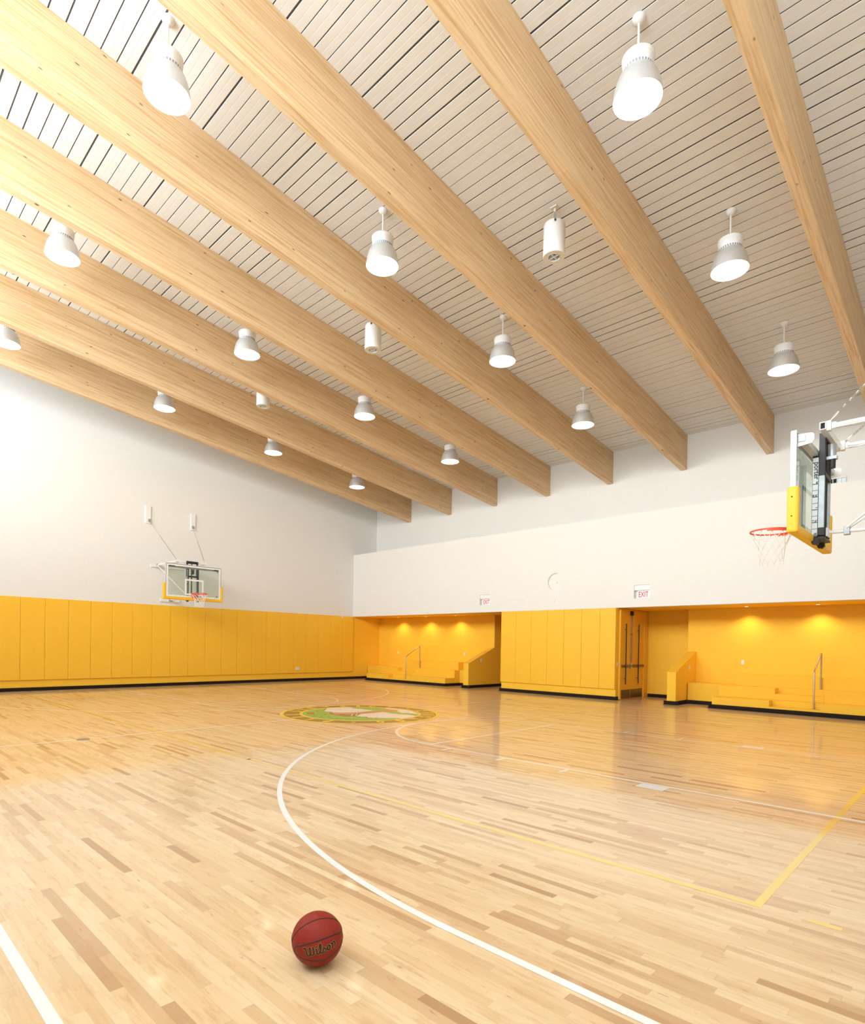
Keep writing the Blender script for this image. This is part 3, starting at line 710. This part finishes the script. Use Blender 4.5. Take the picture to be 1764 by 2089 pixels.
# ------------------------------------------------------------------ cylinder fans
def make_fan():
    """origin at ceiling"""
    e = empty('air_fan', (0,0,0))
    R = .18; z1, z0 = -.27, -.82
    MB().lathe([(.012,z1+.01),(R*.6,z1+.006),(R*.9,z1-.01),(R,z1-.035),(R,z0)], n=40, cap0=True).build('body', M_CAP, e, smooth=True)
    MB().lathe([(R,z0),(R-.005,z0-.006),(.105,z0-.004),(.105,z0+.002)], n=40).build('bottom_ring', M_TAN, e, smooth=True, label='beige bottom ring')
    MB().lathe([(.105,z0-.006),(.098,z0-.008),(.096,z0),(.096,z0+.16)], n=32).build('outlet', M_CAP, e, smooth=True)
    MB().lathe([(.096,z0+.12),(.002,z0+.12)], n=32).build('throat', M_SLOT, e)
    MB().box(-.096,.096,-.005,.005,z0-.004,z0+.05).box(-.005,.005,-.096,.096,z0-.004,z0+.05).build('cross_vane', M_CAP, e)
    # hanger: bracket on the ceiling, short chain and two straps down the sides
    MB().box(-.06,.06,-.05,.05,-.012,.01).box(-.02,.02,-.006,.006,-.07,-.012).build('ceiling_bracket', M_TAN, e, bevel=.003)
    c = MB()
    for k in range(4):
        zc_ = -.075-.026*k; pts = []
        for a in range(10):
            q = 2*PI*a/10; w, h = .009*math.cos(q), .018*math.sin(q)
            pts.append((w if k % 2 else 0, 0 if k % 2 else w, zc_+h))
        c.tube(pts, .003, 6, closed=True)
    c.build('chain', M_STEEL, e, smooth=True)
    f = MB()
    for q in (-1, 1):
        f.box(q*(R+.004)-.003, q*(R+.004)+.003, -.016, .016, z1-.08, z1+.06)
        f.bar((q*(R+.004), 0, z1+.05), (0, 0, -.165), .026, .006)
    f.xf(Matrix.Rotation(math.radians(-55), 4, 'Z')).build('hanger_strap', M_GALV, e)
    f = MB()
    for q in (-1, 1): f.tube([(q*(R+.006),0,z1-.06),(q*(R+.018),0,z1-.06)], .014, 12)
    f.xf(Matrix.Rotation(math.radians(-55), 4, 'Z')).build('bolt', M_BLACK, e)
    return e
fan0 = make_fan()
for k, (x, lb) in enumerate(((10.27, 'largest white cylinder fan hanging right of the ceiling centre'), (5.70, 'middle white cylinder fan between the beams'), (1.12, 'smallest white cylinder fan half hidden behind a beam'))):
    o = fan0 if k == 0 else copy_tree(fan0)
    y = -7.97; o.location = (x, y, zc(y)); tag(o, lb, 'fan', 'cylinder ceiling fans')

# ------------------------------------------------------------------ soffit downlights
def make_down():
    e = empty('downlight', (0,0,0))
    MB().lathe([(.075,0),(.075,-.006),(.058,-.006),(.055,-.0005)], n=24).build('trim_ring', M_WPAINT, e, smooth=True)
    MB().lathe([(.054,-.002),(.001,-.002)], n=24).build('lens', emit('downlight_lens', (1,.93,.8), 4), e)
    return e
d0 = make_down()
DL = [(-2.96, 'recessed downlight over the left end of the far seating'), (-1.30, 'recessed downlight over the aisle of the far seating'), (.35, 'recessed downlight over the right end of the far seating'),
      (10.82, 'recessed downlight at the left of the right alcove'), (12.47, 'recessed downlight behind the right handrail'), (14.13, 'recessed downlight at the right end of the right alcove')]
for k, (x, lb) in enumerate(DL):
    o = d0 if k == 0 else copy_tree(d0)
    o.location = (x, 1.18, ZP); tag(o, lb, 'downlight', 'downlights in the soffit')

# ------------------------------------------------------------------ basketball hoops
def make_hoop():
    """local: board face at x = 0, +x backwards to the wall at x = WD, y lateral, z up from the floor"""
    WD = XR - (XRIM_R + .381)
    H0, H1 = 2.895, 3.963; W = .914
    e = empty('basketball_hoop', (0,0,0))
    bb = MB().box(0, .013, -W+.01, W-.01, H0+.01, H1-.01).build('backboard', M_BGLASS, e, label='clear glass backboard')
    f = MB()
    for a in (-1, 1): f.box(.004, .062, min(a*W, a*(W-.022)), max(a*W, a*(W-.022)), H0, H1)
    f.box(.004, .062, -W+.022, W-.022, H0, H0+.022).box(.004, .062, -W+.022, W-.022, H1-.022, H1)
    f.build('frame', M_ALU, bb, bevel=.003)
    g = MB(); X = -.0012
    def st(y0, y1, z0, z1): g.box(X, X+.001, y0, y1, z0, z1)
    i = .03
    st(-W+i, W-i, H1-i-.05, H1-i); st(-W+i, W-i, H0+i, H0+i+.05)
    st(-W+i, -W+i+.05, H0+i+.05, H1-i-.05); st(W-i-.05, W-i, H0+i+.05, H1-i-.05)
    tz = 3.047
    st(-.305, .305, tz+.457-.05, tz+.457); st(-.305, .305, tz-.05, tz); st(-.305, -.255, tz, tz+.407); st(.255, .305, tz, tz+.407)
    g.build('border_marking', M_WPAINT, bb, label='white painted border and target square')
    g = MB(); X = -.0025
    g.box(X, X+.001, -W+.10, -W+.26, H1-.10, H1-.075).box(X, X+.001, W-.29, W-.10, H1-.10, H1-.075).box(X, X+.001, -W+.13, -W+.18, H0+.10, H0+.125)
    g.box(X, X+.001, -W+.09, -W+.25, H0+.055, H0+.06).box(X, X+.001, -.24, -.03, H0+.055, H0+.075)
    g.build('maker_mark', M_BLACK, bb, label='small dark marks on the glass')
    # edge padding: U-shaped, wraps the bottom and the lower sides
    p = MB(); T = .062; x0, x1 = -.010, .102; zp = 3.335
    p.prism([(-W-T, zp), (-W-T, H0-T), (W+T, H0-T), (W+T, zp), (W-.026, zp), (W-.026, H0+.03), (-W+.026, H0+.03), (-W+.026, zp)], 'x', x0, x1)
    pd = p.build('edge_padding', M_EDGE, bb, bevel=.022, label='yellow edge padding')
    q = MB()
    for a in (-1, 1):
        for z in (3.01, 3.22): q.tube([(.04, a*(W+T-.002), z), (.04, a*(W+T+.0015), z)], .008, 10)
    q.build('fixing_hole', M_DARK, pd)
    # top back rail behind the glass
    r = MB().box(.058, .13, -W+.06, W-.06, H1-.12, H1-.05)
    r.build('back_rail', M_ALU, bb, bevel=.004)
    for a in (-1, 1):
        r = MB(); r.prism([(.056, H1-.17), (.19, H1-.15), (.21, H1-.12), (.21, H1-.06), (.19, H1-.04), (.056, H1-.03)], 'y', min(a*(W-.07), a*(W-.076)), max(a*(W-.07), a*(W-.076)))
        r.build('corner_bracket', M_WPAINT, bb)
    # rim
    ZR = 3.048; RC = -.381; R = .2286
    rm = MB().tube([(RC+R*1.03*math.cos(2*PI*k/48), R*1.03*math.sin(2*PI*k/48), ZR-.009) for k in range(48)], .0095, 10, closed=True)
    rm.prism([(-.155, ZR-.005), (0, ZR-.005), (0, ZR-.018), (-.155, ZR-.018)], 'y', -.075, .075)
    rm.box(-.012, -.002, -.07, .07, ZR-.14, ZR)
    nb = 24; aa = [math.radians(-88+176*k/nb) for k in range(nb+1)]
    vs = [(RC+r_*math.cos(q), r_*math.sin(q), ZR-zz) for q in aa for r_ in (R*1.05, R*1.05+.005) for zz in (.006, .040)]
    rm.add(vs, [f_ for k in range(nb) for f_ in ((4*k,4*k+1,4*k+5,4*k+4),(4*k+2,4*k+6,4*k+7,4*k+3),(4*k,4*k+4,4*k+6,4*k+2),(4*k+1,4*k+3,4*k+7,4*k+5))])
    for a in (-1, 1): rm.prism([(-.155, ZR-.012), (-.012, ZR-.012), (-.012, ZR-.13), (-.05, ZR-.12)], 'y', a*.06-.004, a*.06+.004)
    for k in range(12):
        a = 2*PI*(k+.5)/12; c, s = math.cos(a), math.sin(a)
        rm.tube([(RC+R*1.03*c, R*1.03*s, ZR-.016), (RC+R*.99*c, R*.99*s, ZR-.032), (RC+R*1.02*c, R*1.02*s, ZR-.04)], .0035, 6)
    rm = rm.build('rim', M_ORANGE, e, smooth=True, label='orange rim with its bracket')
    n = MB(); lv = [(R*1.0, -.035), (.192, -.115), (.165, -.19), (.148, -.26), (.140, -.33), (.138, -.40)]
    K = 12; rnd = random.Random(2)
    P_ = []
    for l, (r_, z_) in enumerate(lv):
        P_.append([(RC+(r_+rnd.uniform(-.004,.004))*math.cos(2*PI*(k+.5*(l % 2)+.5)/K), (r_+rnd.uniform(-.004,.004))*math.sin(2*PI*(k+.5*(l % 2)+.5)/K), ZR+z_+rnd.uniform(-.006,.006)) for k in range(K)])
    for l in range(len(lv)-1):
        for k in range(K):
            for dk in (0, 1):
                kk = (k-dk) % K if l % 2 == 0 else (k+dk) % K
                n.tube([P_[l][k], P_[l+1][kk]], .0036, 5)
    for k in range(K):
        x, y, z = P_[-1][k]; n.tube([(x, y, z), (x*1.0, y, z-.025)], .005, 5)
    n.build('net', M_NET, rm, label='white cord net')
    # height adjuster
    ad = MB()
    YA = .165
    ad.box(.15, .21, -YA, YA, 3.585, 3.635)
    A = ad.build('height_adjuster', M_BLACK, e, bevel=.004, label='black height adjuster behind the glass')
    MB().box(.15, .21, -YA-.02, YA+.02, 4.02, 4.10).build('top_bracket', M_BLACK, A, bevel=.004)
    MB().box(.06, .21, -YA-.02, YA+.02, 2.855, 2.885).build('bottom_bracket', M_BLACK, A, bevel=.004)
    for a in (-1, 1):
        MB().box(.141, .203, a*YA-.022, a*YA+.022, 3.60, 4.10).build('upright', M_BLACK, A, bevel=.004)
        MB().box(.141, .203, a*YA-.022, a*YA+.022, 2.90, 2.992).build('foot_block', M_BLACK, A, bevel=.004)
        MB().prism([(.06, 2.88), (.15, 2.88), (.16, 2.82), (.13, 2.79), (.09, 2.80)], 'y', a*YA-.03, a*YA+.03).build('gusset', M_BLACK, A, bevel=.004)
        MB().box(.143, .201, a*YA-.020, a*YA+.020, 2.988, 3.604).build('inner_channel', M_GALV, A, bevel=.003, label='galvanised sliding channel')
        MB().box(.078, .139, a*YA-.018, a*YA+.018, 2.89, 3.865).build('board_channel', M_BLACK, A, bevel=.003)
    MB().tube([(.18, .01, 2.9), (.18, .01, 4.02)], .018, 12).build('actuator_rod', M_BLACK, A, smooth=True)
    mo = MB().tube([(.25, -.06, 3.83), (.25, -.06, 3.98)], .042, 20).box(.20, .30, -.10, -.02, 3.80, 3.835)
    mo.build('motor', M_GALV, A, smooth=True, label='grey motor')
    MB().tube([(.25, -.06, 3.70), (.25, -.06, 3.80)], .036, 20).build('motor_cover', M_BLACK, A, smooth=True)
    for a in (-1, 1):
        ys_ = a*(YA+.0185); pl = MB().box(.082, .138, min(ys_, ys_+a*.0015), max(ys_, ys_+a*.0015), 2.895, 3.82)
        pl = pl.build('ruler_label', M_LABEL, A, label='height scale label')
        yy = ys_ + a*.0022
        tk = MB()
        for k in range(9):
            z = 2.905 + .0755*k; tk.box(.083, .137, min(yy, yy+a*.0006), max(yy, yy+a*.0006), z-(.0025 if k % 2 else .0045), z+(.0025 if k % 2 else .0045))
        # lettering reads downwards on the near face
        for body, size, cx, cz, rot in [('porter', .078, .110, 3.665, True), ('8\'', .028, .126, 3.525, False), ("8' 6\"", .028, .110, 3.375, False), ("9'", .028, .126, 3.224, False), ("9' 6\"", .028, .110, 3.073, False), ("10'", .028, .120, 2.922, False)]:
            vs, fs = text_mesh(body, size, offset=.0016)
            mx = (min(v.x for v in vs)+max(v.x for v in vs))/2; my = (min(v.y for v in vs)+max(v.y for v in vs))/2
            pts = []
            for v in vs:
                u, w = v.x-mx, v.y-my
                # on the -y face, looking along +y: image right = +x, up = +z
                if rot: dx, dz = w, -u
                else: dx, dz = u, w
                if a > 0: dx = -dx
                pts.append((cx+dx if a < 0 else cx+dx, yy, cz+dz))
            tk.add(pts, fs)
        tk.build('scale_print', M_NAVY, pl, label='dark lettering and tick marks')
    # support frame
    TX, TZ = .226, 4.082
    t = MB(); T2 = .030; YT = .50
    # hollow square tube
    T3 = .042
    for s0, s1, u0, u1 in ((-T2, T2, T3-.008, T3), (-T2, T2, -T3, -T3+.008), (-T2, -T2+.008, -T3+.008, T3-.008), (T2-.008, T2, -T3+.008, T3-.008)):
        t.box(TX+s0, TX+s1, -YT, YT, TZ+u0, TZ+u1)
    t.build('cross_tube', M_WPAINT, e, label='white square cross tube')
    d = MB().box(TX-T2+.008, TX+T2-.008, -YT+.02, YT-.02, TZ-T3+.008, TZ+T3-.008); d.build('tube_core', M_DARK, kids(e)[-1] if False else [c for c in kids(e) if c.name.startswith('cross_tube')][0])
    for a in (-1, 1):
        y = a*.44
        arm = MB().tube([(TX+.10, y, TZ), (WD-.09, y, TZ)], .024, 14)
        arm = arm.build('support_arm', M_WPAINT, e, smooth=True, label='white upper support arm')
        MB().tube([(TX+.115, y+.02, TZ-.03), (WD-.09, y-a*.30, TZ-.01)], .007, 8).tube([(TX+.115, y-.02, TZ-.03), (WD-.09, y+a*.12, TZ-.06)], .007, 8).build('brace_rod', M_WPAINT, arm, smooth=True)
        c = MB().box(TX+T2, TX+T2+.045, y-.035, y+.035, TZ-.055, TZ+.055).box(TX+.075, TX+.12, y-.012, y+.012, TZ-.035, TZ+.035)
        for z in (-.04, .04): c.tube([(TX+.05, y-.04, TZ+z), (TX+.05, y+.04, TZ+z)], .008, 8)
        c.build('clamp', M_WPAINT, arm, bevel=.004)
        MB().box(WD-.10, WD-.04, y-.05, y+.05, TZ-.03, TZ+.03).build('hinge', M_GALV, arm, bevel=.004)
        MB().tube([(.40, a*.03, 2.985), (WD-.09, a*.46, TZ-.03)], .015, 12).build('diagonal_brace', M_WPAINT, e, smooth=True, label='thin white diagonal brace')
        # chain from the tube up to the wall plate
        p0 = Vector((TX+.06, a*.465, TZ+.05)); p1 = Vector((WD-.06, a*.745, 5.52))
        L_ = (p1-p0).length; dn = (p1-p0)/L_; o1 = dn.orthogonal().normalized(); o2 = dn.cross(o1)
        c = MB()
        nl = 11; pitch = .040; s0 = .14
        # turnbuckle
        pts = [p0 + dn*(.02+.10*(.5-.5*math.cos(PI*k/8))) + o1*(.012*math.sin(PI*k/8)) for k in range(9)] + [p0 + dn*(.02+.10*(.5+.5*math.cos(PI*k/8))) - o1*(.012*math.sin(PI*k/8)) for k in range(1, 8)]
        c.tube(pts, .005, 6, closed=True)
        nl = int((L_*.55)/pitch)
        for k in range(nl):
            cen = p0 + dn*(s0+pitch*(k+.3)); A1 = o1 if k % 2 else o2
            c.tube([cen + dn*(.027*math.cos(2*PI*q/10)) + A1*(.011*math.sin(2*PI*q/10)) for q in range(10)], .0042, 5, closed=True)
        c.tube([p0 + dn*(s0+pitch*nl-.03), p1], .005, 6)
        c.tube([p0 - Vector((0,0,.03)), p0 + dn*.03], .006, 6)
        c.build('chain', M_STEEL, e, smooth=True, label='steel hanging chain')
        wp = MB().box(WD-.04, WD, a*.765-.085, a*.765+.085, 5.42, 6.0).build('wall_plate', M_WPAINT, e, bevel=.004, label='white vertical wall plate of the chain')
        MB().box(WD-.08, WD-.04, a*.745-.035, a*.745+.035, 5.47, 5.57).build('anchor', M_GALV, wp, bevel=.006)
    MB().box(WD-.04, WD, -.66, .66, 3.99, 4.115).build('wall_plate', M_WPAINT, e, bevel=.004, label='long white upper wall plate')
    lp = MB().box(WD-.04, WD, -.335, .335, 2.855, 2.975).build('wall_plate', M_WPAINT, e, bevel=.004, label='white lower wall plate')
    MB().box(WD-.09, WD-.04, -.05, .05, 2.88, 2.94).build('hinge', M_GALV, lp, bevel=.004)
    lo = MB().tube([(.215, 0, 2.955), (WD-.09, 0, 2.93)], .021, 14).build('lower_arm', M_WPAINT, e, smooth=True, label='white lower arm')
    MB().box(.205, .225, -.09, .09, 2.90, 3.0).build('foot_plate', M_WPAINT, lo, bevel=.003)
    MB().box(.37, .43, -.035, .035, 2.905, 3.0).build('clamp', M_GALV, lo, bevel=.004)
    return e
hoop = make_hoop()
hoop.location = (XRIM_R+.381, YC, 0)
tag(hoop, 'large basketball hoop seen from behind at the right edge, with lettered scale', 'basketball hoop', 'basketball hoops')
h2 = copy_tree(hoop); h2.location = (XRIM_L-.381, YC, 0); h2.rotation_euler = (0, 0, PI)
tag(h2, 'small basketball hoop facing the camera on the left end wall', 'basketball hoop')

# ------------------------------------------------------------------ the ball
BC = Vector((13.296, -14.784, .1215)); BR = .1205
ball = empty('basketball', (BC.x, BC.y, 0), 'reddish brown basketball with black script lettering on the floor', 'ball')
bm = bmesh.new(); bmesh.ops.create_icosphere(bm, subdivisions=5, radius=BR)
me = bpy.data.meshes.new('cover'); bm.to_mesh(me); bm.free(); me.materials.append(M_BALL)
for p in me.polygons: p.use_smooth = True
cov = bpy.data.objects.new('cover', me); COL.objects.link(cov); cov.parent = ball; cov.location = (0, 0, BC.z)
def smooth_dirs(pts, it=2):
    pts = [Vector(p).normalized() for p in pts]
    for _ in range(it):
        q = [pts[0]]
        for a, b in zip(pts, pts[1:]): q += [(a*.75+b*.25).normalized(), (a*.25+b*.75).normalized()]
        q.append(pts[-1]); pts = q
    return pts
sd = smooth_dirs(SEAM)
sm = MB().tube([d*(BR-.0010) for d in sd], .0030, 8)
# the hidden rest of the serpentine closes behind the ball
def slerp_path(a, b, via, n=24):
    out = []
    for k in range(n+1):
        t = k/n; p = a*(1-t)**2 + via*(2*t*(1-t)*1.4) + b*t*t; out.append(p.normalized())
    return out
back = Vector((-.85, .45, .2))
sm.tube([d*(BR-.0006) for d in slerp_path(sd[-1], sd[0], back)], .0021, 8)
top_ = Vector((-.75, -.1, .65)).normalized(); o1 = top_.orthogonal().normalized(); o2 = top_.cross(o1)
sm.tube([(top_*.62 + (o1*math.cos(2*PI*k/60) + o2*math.sin(2*PI*k/60))*.785).normalized()*(BR-.0006) for k in range(1)] + [(Vector((-1,.2,-.25))).normalized()*(BR-.0006), (Vector((-.9,-.3,.1))).normalized()*(BR-.0006)], .0021, 8)
sm.build('seam', M_SEAM, cov, smooth=True, label='black seams')
# script lettering on the sphere
TN = Vector((.8756, -.482, .031)).normalized()
TR = Vector((.5211, 1.1014, .2267)); TR = (TR - TN*TR.dot(TN)).normalized(); TU = TN.cross(TR)
def on_ball(u, v, r):
    """(u, v) metres on the ball's surface around the text centre"""
    return (Matrix.Rotation(u/BR, 3, TU) @ (Matrix.Rotation(-v/BR, 3, TR) @ TN)) * r
def bez(pts, n=3):
    pts = [Vector((*p, 0)) for p in pts]
    for _ in range(n):
        q = [pts[0]]
        for a, b in zip(pts, pts[1:]): q += [a*.75+b*.25, a*.25+b*.75]
        q.append(pts[-1]); pts = q
    return pts
def ell(cx, cy, rx, ry, n=20): return [Vector((cx+rx*math.cos(2*PI*k/n), cy+ry*math.sin(2*PI*k/n), 0)) for k in range(n+1)]
strokes = [  # (points, half width)
    (bez([(.0,1.35),(.3,1.42),(.38,1.1),(.42,.5),(.5,.05),(.78,.0),(.98,.2),(1.06,.8),(1.08,1.38)]), .15),
    (bez([(1.06,.8),(1.08,.2),(1.3,.0),(1.58,.2),(1.68,.7),(1.66,1.3),(1.52,1.42)]), .13), (bez([(.86,1.38),(1.22,1.38)]), .07), (bez([(-.05,1.36),(.5,1.38)]), .07),
    (bez([(2.12,.98),(2.1,.3),(2.2,.0),(2.42,.08),(2.56,.3)]), .13), (bez([(1.95,.95),(2.2,.97)]), .07), (ell(2.14,1.36,.07,.07), .085),
    (bez([(2.5,.3),(2.75,.75),(2.98,1.35),(2.86,1.68),(2.68,1.5),(2.66,.9),(2.66,.2),(2.82,-.02),(3.05,.15)]), .12),
    (bez([(3.02,.15),(3.25,.6),(3.36,1.02),(3.34,.8),(3.62,.45),(3.6,.08),(3.3,-.04),(3.1,.1)]), .12),
    (ell(4.12,.48,.26,.40), .14),
    (bez([(4.62,.96),(4.78,.94),(4.78,.5),(4.78,.0)]), .13), (bez([(4.62,.02),(4.95,.02)]), .06),
    (bez([(4.8,.55),(5.0,.95),(5.28,.98),(5.36,.7),(5.36,.02)]), .13), (bez([(5.22,.02),(5.58,.02)]), .06)]
def ribbon(m, pts, hw, r):
    uX, uY = .0282, .0262
    for a, b in zip(pts, pts[1:]):
        d = (b-a)
        if d.length < 1e-5: continue
        d.normalize(); nrm = Vector((-d.y, d.x, 0))*hw; ex = d*hw*.35
        quad = [a-ex-nrm, b+ex-nrm, b+ex+nrm, a-ex+nrm]
        m.add([on_ball((q.x-2.75)*uX, (q.y-.62+(q.x-2.75)*.02)*uY, r) for q in quad], [(0,1,2,3)])
    for p in (pts[0], pts[-1]):
        m.add([on_ball((p.x+hw*math.cos(k*PI/5)-2.75)*uX, (p.y+hw*math.sin(k*PI/5)-.62+(p.x-2.75)*.02)*uY, r) for k in range(10)], [tuple(range(10))])
mo, mi = MB(), MB()
for i, (p, hw) in enumerate(strokes):
    ribbon(mo, p, hw+.055, BR+.0004+i*.000004); ribbon(mi, p, hw, BR+.0007+i*.000004)
mo.build('lettering_outline', M_GOLD, cov, label='gold outline of the lettering'); mi.build('lettering', M_SEAM, cov, label='black script lettering')

# ------------------------------------------------------------------ light
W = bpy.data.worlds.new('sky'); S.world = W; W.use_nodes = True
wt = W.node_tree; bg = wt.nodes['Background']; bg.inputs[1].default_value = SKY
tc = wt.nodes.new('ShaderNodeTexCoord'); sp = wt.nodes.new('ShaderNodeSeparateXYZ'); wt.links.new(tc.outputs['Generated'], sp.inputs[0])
# sky gradient; horizon and unseen lower half brightened to light far wall and ceiling
wt.links.new(ramp(wt, mathn(wt, 'ADD', mathn(wt, 'MULTIPLY', sp.outputs[2], .5), .5), [(.47, LOWER_GLOW), (.515, (1.50, 1.50, 1.46)), (.60, (1.38, 1.41, 1.42)), (.72, (.80, .87, .95)), (.9, (.56, .66, .78))]), bg.inputs[0])
def light(name, kind, loc, energy, col, **k):
    l = bpy.data.lights.new(name, kind); l.energy = energy; l.color = col
    for a, v in k.items(): setattr(l, a, v)
    o = bpy.data.objects.new(name, l); COL.objects.link(o); o.location = loc; return o
po = light('daylight_portal', 'AREA', ((WX0+WX1)/2, YB-.25, (WZ0+WZ1)/2), 1, (1,1,1), shape='RECTANGLE', size=WX1-WX0, size_y=WZ1-WZ0)
po.rotation_euler = (PI/2, 0, 0); po.data.cycles.is_portal = True
for x, y, z in LAMPS:
    light('lamp_light', 'POINT', (x, y, z-.84), LAMP, (1, .90, .74), shadow_soft_size=.2)
for x, _ in DL:
    o = light('downlight_light', 'SPOT', (x, 1.18, ZP-.012), DOWN, (1, .88, .68), shadow_soft_size=.03, spot_size=math.radians(125), spot_blend=.7)

# ------------------------------------------------------------------ camera
cam = bpy.data.cameras.new('camera'); co = bpy.data.objects.new('camera', cam); COL.objects.link(co); S.camera = co
cx, cy, cz, yaw, pit, rol, f, u0, v0 = CAM
F = Vector((-math.sin(yaw)*math.cos(pit), math.cos(yaw)*math.cos(pit), math.sin(pit)))
R0 = Vector((math.cos(yaw), math.sin(yaw), 0)); U0 = R0.cross(F)
R1 = R0*math.cos(rol) + U0*math.sin(rol); U1 = -R0*math.sin(rol) + U0*math.cos(rol)
Mx = Matrix((R1, U1, -F)).transposed().to_4x4(); Mx.translation = (cx, cy, cz)
co.matrix_world = Mx
cam.sensor_fit = 'VERTICAL'; cam.sensor_height = 36.0; cam.sensor_width = 36.0; cam.lens = f*36/2089
cam.shift_x = (882-u0)/2089; cam.shift_y = (v0-1044.5)/2089
cam.clip_start = .02; cam.clip_end = 200

S.view_settings.view_transform = 'Standard'; S.view_settings.look = 'None'; S.view_settings.gamma = 1
S.view_settings.use_curve_mapping = False; S.view_settings.exposure = EXPO
